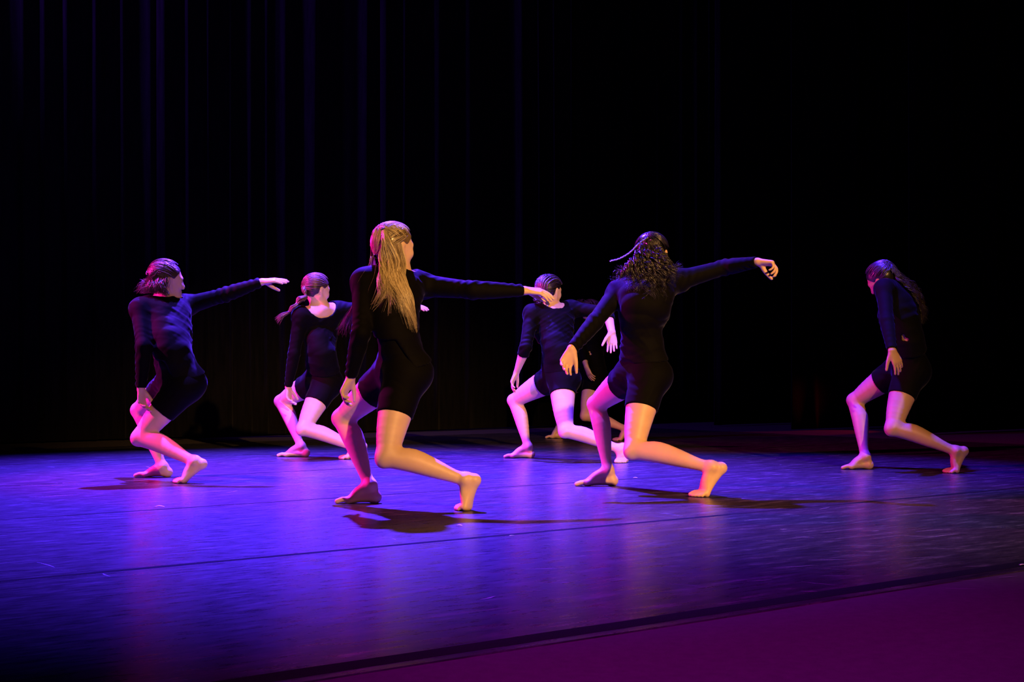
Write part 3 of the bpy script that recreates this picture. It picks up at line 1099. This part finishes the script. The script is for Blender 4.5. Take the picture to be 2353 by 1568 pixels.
# ------------------------------------------------------------------ dancer with flying dark curls
j = None
root, j = dancer(dict(
    hipL=(1490, 872, -0.08), hipR=(1452, 866, 0.08), kneeL=(1456, 1034, -0.25), kneeR=(1370, 930, 0.42), ankL=(1634, 1074), ankR=(1397, 1082),
    pel=(1480, 855, 0.0), wst=(1474, 770, 0.02), chs=(1482, 702, 0.02), nck=(1492, 642, 0.02), hed=(1500, 588, 0.02),
    shoL=(1420, 672, -0.06), shoR=(1560, 645, 0.12), elbL=(1367, 740, -0.22), wriL=(1314, 803, -0.36), elbR=(1664, 615, 0.10), wriR=(1742, 602, 0.02)),
    7.75, 'barefoot lunging dancer with flying dark curls and one arm raised', dict(
    skin=SK_TAN, hair=H_BLACK, groundL=1142, groundR=1117, heelL=(1657, 1076), heelR=(1408, 1105), ballxL=1618, ballxR=1350, toexL=1590, toexR=1328,
    flatL=False, flatR=True, toedyL=-0.03, medL=(-0.75, 0.55, 0), hfwd=(0.42, 0.9, -0.12), hup=(0.05, 0.1, 1), hdirL=(-0.38, -0.1, -0.9), hdorsL=(-0.25, 0.95, 0.2), curlL=(25, 30, 15), thumbL=(0.2, -0.1, -1.0),
    hdirR=(0.8, -0.15, -0.1), hdorsR=(0.45, 0.1, 0.85), curlR=(48, 48, 30), thumbR=(0.35, -0.2, -0.75), spreadR=1.6, hem=(1500, 831), slit=((1457, 833), (1432, 790)), neck=(0.09, 0.07, 0.05),
    shortL=0.43, shortR=0.30, seed=8), 0.0048, 0.0055)
out = []
scalp_flow(out, j, (-0.1, -0.65, 0.75), 420, 0.0018, 0.010, zmin=0.0)
rg = np.random.default_rng(6)
for q in range(64):
    t = q / 63
    a = (t - 0.5) * 2
    ex = 1485 + a * 82 + rg.uniform(-14, 14)
    ey = 632 + 72 * (1 - abs(a) ** 1.6) * rg.uniform(0.55, 1.05) + 8 * abs(a)
    mx = 1492 + a * 34 + rg.uniform(-8, 8)
    g = G3(j, [(1492 + a * 12, 556, -0.085), (mx, 595 + rg.uniform(-6, 6), -0.13 - 0.02 * rg.random()), ((mx + ex) / 2, 622 + rg.uniform(-6, 8), -0.17), (ex, ey, -0.15 - 0.06 * rg.random())])
    lock(out, g, 9, 0.003, 0.005, 0.002, 2.0, 0.0024, 0.2, curl=0.014, cfreq=4.6, m=40, rng=rg)
for q in range(12):                                   # sideways flung ends
    sgn = -1 if q % 2 else 1
    g = G3(j, [(1492, 590, -0.12), (1490 + sgn * 45, 618 + rg.uniform(-6, 10), -0.14), (1490 + sgn * 80 + rg.uniform(-8, 8), 612 + rg.uniform(-14, 22), -0.13)])
    lock(out, g, 14, 0.005, 0.009, 0.003, 2.0, 0.0019, 0.3, curl=0.009, cfreq=3, m=28, rng=rg)
strands_obj('hair', out, H_BLACK, root, j=j)
g = resample(G3(j, [(1488, 546, -0.09), (1468, 560, -0.115), (1448, 580, -0.13), (1425, 594, -0.13), (1402, 600, -0.12)]), 44)
out = []
for q in range(3):
    ph = q * 2.094
    t = np.linspace(0, 1, 44)
    P = g + np.stack([0.004 * np.sin(t * 60 + ph), 0.004 * np.cos(t * 60 + ph), 0.005 * np.sin(t * 60 + ph + 1)], 1)
    out.append((P, 0.0032 * np.clip(1.2 - 0.5 * t, 0.2, 1)))
strands_obj('braid', out, H_BLACK, root, 6, j=j)

# ------------------------------------------------------------------ dancer with blown chin-length hair
j = None
root, j = dancer(dict(
    hipL=(422, 890, -0.08), hipR=(396, 884, 0.08), kneeL=(322, 1006, -0.15), kneeR=(320, 944, 0.40), ankL=(448, 1061), ankR=(374, 1074),
    pel=(410, 875, 0.0), wst=(396, 806, 0.0), chs=(388, 748, 0.0), nck=(377, 692, 0.0), hed=(384, 648, 0.0),
    shoL=(322, 710, -0.10), shoR=(430, 702, 0.10), elbL=(330, 796, -0.14), wriL=(324, 894, -0.10), elbR=(516, 678, 0.12), wriR=(602, 648, 0.08)),
    8.45, 'barefoot lunging dancer with short wavy chin-length hair, flat hand pointing out', dict(
    skin=SK_LIGHT, hair=H_BROWN, groundL=1111, groundR=1097, heelL=(464, 1067), heelR=(385, 1087), ballxL=424, ballxR=338, toexL=404, toexR=320,
    flatL=False, flatR=True, hfwd=(0.86, 0.50, -0.05), hup=(0.12, 0.0, 1), hdirL=(0.05, 0.0, -1), hdorsL=(-0.9, 0.3, 0.1), curlL=(28, 28, 18),
    hdirR=(0.97, 0.0, 0.12), hdorsR=(-0.1, -0.3, 0.95), curlR=(14, 4, 3), thumbR=(0.75, -0.1, -0.6), hem=(432, 868), slit=((398, 876), (368, 826)), neck=(0.11, 0.08, 0.055), loose=0.014,
    shortL=0.50, shortR=0.42, wr=1.5, seed=21), 0.0055, 0.006)
out = []
scalp_flow(out, j, (-0.35, -0.80, 0.25), 420, 0.0022, 0.014, zmin=0.0, messy=0.012)
rg = np.random.default_rng(9)
for q in range(44):
    t = q / 43
    ex = 322 + 66 * t + rg.uniform(-10, 4)
    ey = 690 - 26 * (1 - t) * rg.random() - 6 * rg.random()
    g = G3(j, [(366 + 20 * t, 630, -0.08 * (0.4 + 0.6 * t)), (344 + 32 * t + rg.uniform(-8, 6), 657, -0.11), (ex + rg.uniform(-4, 10), 675, -0.11), (ex, ey, -0.10)])
    lock(out, g, 13, 0.005, 0.011, 0.006, 2.0, 0.0018, 0.25, curl=0.006, cfreq=1.8, m=24, rng=rg)
for q in range(14):                                   # rolled twist at the crown and wisps
    g = G3(j, [(404 - q * 0.6, 622, -0.04), (380, 616 - q * 0.5, -0.07), (352, 628 + q * 0.9, -0.10), (332, 644 + q, -0.09)])
    lock(out, g, 10, 0.004, 0.007, 0.003, 1.5, 0.0020, 0.15, m=20, rng=rg)
for q in range(26):
    g = G3(j, [(350, 640, -0.06), (330, 650 + rg.uniform(-8, 12), -0.05), (316 + rg.uniform(-8, 6), 660 + rg.uniform(-18, 22), -0.04)])
    lock(out, g, 2, 0.004, 0.012, 0.006, 1.5, 0.0013, 0.3, curl=0.006, cfreq=2, m=18, rng=rg)
strands_obj('hair', out, H_BROWN, root, j=j)

# ------------------------------------------------------------------ dancer with the tied braid
j = None
root, j = dancer(dict(
    hipL=(748, 888, -0.08), hipR=(724, 880, 0.08), kneeL=(697, 986, -0.15), kneeR=(646, 923, 0.20), ankL=(822, 1030), ankR=(692, 1026),
    pel=(743, 870, 0.0), wst=(738, 806, 0.0), chs=(735, 756, 0.0), nck=(737, 707, 0.0), hed=(728, 668, 0.02),
    shoL=(690, 725, -0.08), shoR=(780, 712, 0.12), elbL=(676, 812, -0.12), wriL=(662, 890, -0.08), elbR=(866, 708, 0.10), wriR=(938, 703, 0.06)),
    10.60, 'barefoot lunging dancer with a swinging tied braid and bare upper back', dict(
    skin=SK_LIGHT, hair=H_BROWN, groundL=1056, groundR=1050, heelL=(834, 1026), heelR=(703, 1042), ballxL=800, ballxR=660, toexL=782, toexR=645,
    flatL=False, flatR=True, hfwd=(0.74, 0.64, -0.15), hup=(0.1, 0.0, 1), hdirL=(0.05, 0.0, -1), hdorsL=(-0.9, 0.3, 0.1), curlL=(26, 30, 18),
    hdirR=(0.98, 0.0, -0.05), hdorsR=(0, -0.3, 0.95), curlR=(15, 10, 5), hem=(752, 854), neck=(0.125, 0.12, 0.075), neckoff=(0.01, -0.02, -0.01),
    shortL=0.42, shortR=0.35, seed=31, wr=0.8), 0.0055, 0.006)
out = []
scalp_flow(out, j, (-0.45, -0.75, -0.1), 380, 0.0026, 0.010, zmin=-0.04, messy=0.006)
rg = np.random.default_rng(12)
nodes = [(704, 655, -0.07, 0.010), (699, 672, -0.09, 0.026), (703, 681, -0.10, 0.013), (688, 690, -0.11, 0.030), (681, 701, -0.12, 0.011), (672, 708, -0.12, 0.021), (664, 718, -0.12, 0.008)]
for a, b in zip(nodes[:-1], nodes[1:]):
    pass
strands_obj('hair', out, H_BROWN, root, j=j)
out = []
g = G3(j, [n_[:3] for n_ in nodes])
rad = np.interp(np.linspace(0, 1, 49), np.linspace(0, 1, len(nodes)), [n_[3] for n_ in nodes])
C_ = resample(g, 49)
for q in range(110):                                  # bubble braid: strands bulge between the bands
    a, rr = rg.uniform(0, 6.28), math.sqrt(rg.random())
    e1 = nrm(np.cross(C_[-1] - C_[0], (0, 1, 0)))
    e2 = nrm(np.cross(C_[-1] - C_[0], e1))
    tw = a + np.linspace(0, 2.5, 49)
    P = C_ + (np.cos(tw)[:, None] * e1 + np.sin(tw)[:, None] * e2) * (rad * rr)[:, None]
    out.append((P, np.full(49, 0.0022)))
tail = G3(j, [(664, 718, -0.12), (654, 722, -0.12), (642, 731, -0.12), (633, 742, -0.11)])
lock(out, tail, 70, 0.004, 0.016, 0.003, 1.2, 0.0020, 0.3, m=14, rng=rg)
strands_obj('braid', out, H_BROWN, root, j=j)
for k in (2, 4, 6):
    ring_obj('hair_tie', g[k], g[k] - g[k - 1], 0.010, 0.004, M_TIE, root)

# ------------------------------------------------------------------ dancer with cornrows and low bun
j = None
root, j = dancer(dict(
    hipL=(1293, 878, -0.10), hipR=(1268, 872, 0.08), kneeL=(1300, 990, -0.28), kneeR=(1182, 921, 0.22), ankL=(1424, 1032), ankR=(1213, 1027),
    pel=(1285, 862, 0.0), wst=(1280, 806, 0.0), chs=(1276, 758, 0.0), nck=(1268, 710, 0.0), hed=(1262, 671, 0.0),
    shoL=(1222, 720, -0.08), shoR=(1314, 710, 0.10), elbL=(1208, 798, -0.14), wriL=(1187, 856, -0.08), elbR=(1396, 718, 0.06), wriR=(1406, 764, -0.08)),
    10.35, 'barefoot lunging dancer with cornrows gathered low and pushed-up sleeves', dict(
    skin=SK_LIGHT, hair=H_DARK, groundL=1064, groundR=1053, heelL=(1432, 1028), heelR=(1220, 1044), ballxL=1430, ballxR=1180, toexL=1424, toexR=1164,
    flatL=False, flatR=True, toedyL=-0.05, medL=(-1, 0, 0), hfwd=(0.62, 0.78, -0.05), hup=(0.05, 0.0, 1), hdirL=(-0.4, 0.0, -0.9), hdorsL=(-0.9, 0.2, 0.3), curlL=(22, 26, 20),
    hdirR=(0.02, -0.1, -1), hdorsR=(0.05, 1, 0.0), curlR=(14, 12, 8), spreadR=1.2, hem=(1290, 856), neck=(0.085, 0.07, 0.06), neckoff=(0.02, -0.03, -0.01),
    shortL=0.27, shortR=0.24, cuffL=0.30, cuffR=0.42, nape=-0.05, loose=0.012, wr=1.5, seed=41), 0.0055, 0.006)
out = []
rg = np.random.default_rng(14)
Lc, r_, f_, u_, s_ = head_local(j)
for q in range(9):                                    # cornrows from the hairline to the nape
    x = (q - 4) / 4.0
    for w in range(3):
        t = np.linspace(0, 1, 60)
        th = lerp(0.45, 3.6, t)
        yy, zz = np.cos(th) * 0.104 - 0.014, np.sin(th) * 0.100 + 0.028
        xx = x * 0.074 * np.clip(np.sin(np.clip(th, 0.5, 2.9)) * 0.55 + 0.45, 0.35, 1)
        k = np.sqrt(np.maximum(1 - (x * 0.72) ** 2, 0.1))
        P = np.array([Lc(a + 0.003 * math.sin(80 * tt + w * 2.1), (b + 0.014) * k - 0.014, (c - 0.028) * k + 0.028 + 0.003 * math.cos(80 * tt + w * 2.1)) for a, b, c, tt in zip(xx, yy, zz, t)])
        out.append((P, np.full(60, 0.0042)))
scalp_flow(out, j, (0.0, -0.9, -0.3), 220, 0.0020, 0.006, zmin=-0.03)
strands_obj('hair', out, H_DARK, root, j=j)
out = []
for q in range(16):
    a = q * 0.8
    g = G3(j, [(1244, 682, -0.09), (1234 + 5 * math.cos(a), 688 + 6 * math.sin(a), -0.11), (1240 + 6 * math.cos(a + 1), 692 + 5 * math.sin(a + 1), -0.13), (1247, 700 + 3 * math.sin(a), -0.10)])
    lock(out, g, 8, 0.005, 0.007, 0.003, 2.0, 0.0026, 0.1, curl=0.005, cfreq=3, m=22, rng=rg)
g = G3(j, [(1256, 688, -0.08), (1259, 698, -0.085), (1262, 706, -0.085)])
lock(out, g, 10, 0.003, 0.003, 0.002, 3.0, 0.0026, 0.1, curl=0.004, cfreq=4, m=18, rng=rg)
strands_obj('hair_bun', out, H_DARK, root, j=j)

# ------------------------------------------------------------------ dancer half hidden behind the others
j = None
root, j = dancer(dict(
    hipL=(1366, 872, -0.08), hipR=(1350, 868, 0.08), kneeL=(1346, 955, -0.10), kneeR=(1290, 908, 0.15), ankL=(1440, 986), ankR=(1284, 986),
    pel=(1362, 860, 0.0), wst=(1362, 820, 0.0), chs=(1358, 785, 0.0), nck=(1355, 750, 0.0), hed=(1360, 720, 0.0),
    shoL=(1326, 745, -0.06), shoR=(1390, 756, 0.08), elbL=(1336, 802, -0.12), wriL=(1347, 842, -0.18), elbR=(1440, 760, 0.08), wriR=(1490, 770, 0.06)),
    13.55, 'barefoot dancer with a short curly updo, mostly hidden by the others', dict(
    skin=SK_TAN, hair=H_BROWN, groundL=1014, groundR=1008, heelL=(1446, 984), heelR=(1286, 998), ballxL=1426, ballxR=1270, toexL=1418, toexR=1262,
    flatL=False, flatR=True, hfwd=(0.85, 0.2, -0.45), hup=(-0.25, 0.0, 1), hdirL=(0.35, -0.1, -0.9), hdorsL=(-0.8, -0.5, -0.2), curlL=(15, 15, 8),
    hdirR=(1, 0.0, -0.1), hdorsR=(0, -0.3, 0.95), hem=(1362, 850), neck=(0.085, 0.07, 0.05), cuffL=0.75, shortL=0.40, shortR=0.4, seed=51, gap=[(1355, 809, 0.011), (1357, 814, 0.012)]), 0.0055, 0.006)
out = []
rg = np.random.default_rng(15)
scalp_flow(out, j, (-0.2, -0.6, 0.7), 200, 0.003, 0.012, zmin=-0.03)
for q in range(26):
    a = rg.uniform(0, 6.28)
    g = G3(j, [(1345, 705, -0.05), (1338 + 14 * math.cos(a), 697 + 5 * math.sin(a), -0.04), (1336 + 16 * math.cos(a + 0.6), 694 + 5 * math.sin(a + 0.6), -0.03)])
    lock(out, g, 6, 0.006, 0.010, 0.004, 2.0, 0.0028, 0.1, curl=0.010, cfreq=2.5, m=20, rng=rg)
strands_obj('hair', out, H_BROWN, root, j=j)

# ------------------------------------------------------------------ dancer in shadow with bowed head
j = None
root, j = dancer(dict(
    hipL=(2090, 862, -0.08), hipR=(2066, 852, 0.08), kneeL=(2052, 984, -0.12), kneeR=(1964, 921, 0.20), ankL=(2196, 1037), ankR=(1988, 1050),
    pel=(2088, 845, 0.0), wst=(2085, 778, 0.0), chs=(2070, 716, 0.02), nck=(2052, 660, 0.03), hed=(2028, 646, 0.06),
    shoL=(2032, 664, -0.16), shoR=(2075, 668, 0.16), elbL=(2038, 738, -0.22), wriL=(2050, 806, -0.24), elbR=(2098, 722, 0.36), wriR=(2108, 765, 0.50)),
    9.20, 'barefoot dancer in shadow with bowed head and long wavy hair', dict(
    skin=SK_BROWN, hair=H_DARK, groundL=1088, groundR=1079, heelL=(2214, 1037), heelR=(1996, 1067), ballxL=2196, ballxR=1956, toexL=2176, toexR=1940,
    flatL=False, flatR=True, hfwd=(-0.62, 0.62, -0.50), hup=(-0.45, 0.05, 0.9), hdirL=(0.40, 0.0, -0.9), hdorsL=(0.35, -0.85, 0.1), curlL=(10, 14, 10), spreadL=1.3,
    hdirR=(0.2, 0.5, -0.8), hdorsR=(0.5, 0.5, 0.1), hem=(2088, 806), neck=(0.08, 0.07, 0.05), shortL=0.42, shortR=0.42, cuffL=0.97, seed=61, gap=[(2077, 779, 0.014), (2075, 772, 0.010), (2084, 781, 0.011)]), 0.0055, 0.006)
out = []
rg = np.random.default_rng(16)
scalp_flow(out, j, (0.05, -0.9, 0.35), 380, 0.0020, 0.012, zmin=-0.03)
for q in range(44):
    t = q / 43
    g = G3(j, [(2034 + 14 * t, 612 + 8 * t, -0.05 + 0.08 * t), (2062 + 8 * t, 640 - 8 * t, -0.10 + 0.12 * t), (2084 + 22 * t, 676 - 14 * t, -0.10 + 0.14 * t), (2100 + 26 * t + rg.uniform(-6, 4), 712 - 6 * t, -0.08 + 0.12 * t), (2112 + 20 * t + rg.uniform(-8, 4), 735 + 18 * rg.random(), -0.06 + 0.12 * t)])
    lock(out, g, 11, 0.004, 0.006, 0.002, 2.5, 0.0020, 0.25, curl=0.011, cfreq=5.0, m=38, rng=rg)
strands_obj('hair', out, H_DARK, root, j=j)

# ------------------------------------------------------------------ bits on the floor
def scrap(label, px, py, size, seed, curl=0.3):
    r = np.random.default_rng(seed)
    Y = gY(py)
    c = np.array([(px - CX) / FPX * Y, Y, 0.001])
    n = 7
    Vv, Qq = [], []
    a = r.uniform(-0.5, 0.5)
    for k in range(2):
        for i in range(n):
            t = i / (n - 1) - 0.5
            for w in (-0.5, 0.5):
                x = t * size
                y = w * size * 0.35 * (1 - 0.3 * abs(t)) + r.normal(0, size * 0.02)
                z = 0.0012 + k * 0.0008 + curl * size * (0.25 - t * t) * (1 + 0.3 * w)
                Vv.append((x * math.cos(a) - y * math.sin(a), x * math.sin(a) + y * math.cos(a), z))
    m = 2 * n
    for i in range(n - 1):
        q = 2 * i
        Qq += [(q, q + 2, q + 3, q + 1), (m + q, m + q + 1, m + q + 3, m + q + 2), (q, m + q, m + q + 2, q + 2), (q + 1, q + 3, m + q + 3, m + q + 1)]
    Qq += [(0, 1, m + 1, m), (m - 2, 2 * m - 2, 2 * m - 1, m - 1)]
    o = link_mesh('tape_scrap', mesh_np('tape_scrap', Vv, Qq), M_PAPER)
    o.location = c
    return tag(o, label, 'scrap', 'white scraps on the dance floor')


scrap('curled white scrap lying on the tape seam below the wavy-haired dancer', 366, 1167, 0.05, 1, 0.5)
scrap('tiny white scrap beside the curly-haired dancer on the vinyl', 1460, 1099, 0.025, 2)
scrap('crumpled white scrap in front of the blonde dancer on the floor', 1055, 1210, 0.03, 3, 0.6)
scrap('small pale scrap beyond the black seam tape on the floor', 1176, 1233, 0.02, 4)
scrap('white scrap lying by the front edge tape of the floor', 2350, 1300, 0.025, 5)


def scuffs():
    r = np.random.default_rng(77)
    Vv, Qq = [], []

    def mark(px, py, ln, ang, w):
        Y = gY(py)
        c = np.array([(px - CX) / FPX * Y, Y])
        d = np.array([math.cos(ang), math.sin(ang)])
        e = np.array([-d[1], d[0]])
        b = len(Vv)
        k = 6
        bend = r.uniform(-0.06, 0.06)
        for i in range(k):
            t = i / (k - 1) - 0.5
            p = c + d * t * ln + e * bend * ln * (0.25 - t * t) * 4
            ww = w * (1 - abs(t) * 1.7) * r.uniform(0.6, 1.2) + 0.0004
            Vv.append((*(p + e * ww), 0.0005))
            Vv.append((*(p - e * ww), 0.0005))
        for i in range(k - 1):
            q = b + 2 * i
            Qq.append((q, q + 1, q + 3, q + 2))
    for (px, py, ln, ang) in ((105, 1299, 0.16, -0.9), (245, 1322, 0.08, -1.0), (775, 1149, 0.20, 0.15), (620, 1048, 0.5, 0.1), (120, 1115, 0.35, 0.1), (125, 1140, 0.25, 0.5),
                              (1730, 1100, 0.18, 0.1), (1250, 1308, 0.12, 0.1), (480, 1260, 0.12, 0.6), (1120, 1375, 0.08, 1.0), (905, 1240, 0.06, -1.2), (1800, 1217, 0.03, 0.2), (1290, 1340, 0.05, 0.2)):
        mark(px, py, ln, ang, 0.004)
    for q in range(210):
        mark(r.uniform(0, 2353), 1030 + 330 * r.random() ** 1.6, r.uniform(0.03, 0.2), r.normal(0.2, 0.4), r.uniform(0.0008, 0.0026))
    o = link_mesh('scuff_marks', mesh_np('scuff_marks', Vv, Qq), M_SCUFF, smooth=False)
    o['kind'] = 'stuff'
    return tag(o, 'pale scuffs and scratches across the black vinyl dance floor', 'scuffs')


scuffs()
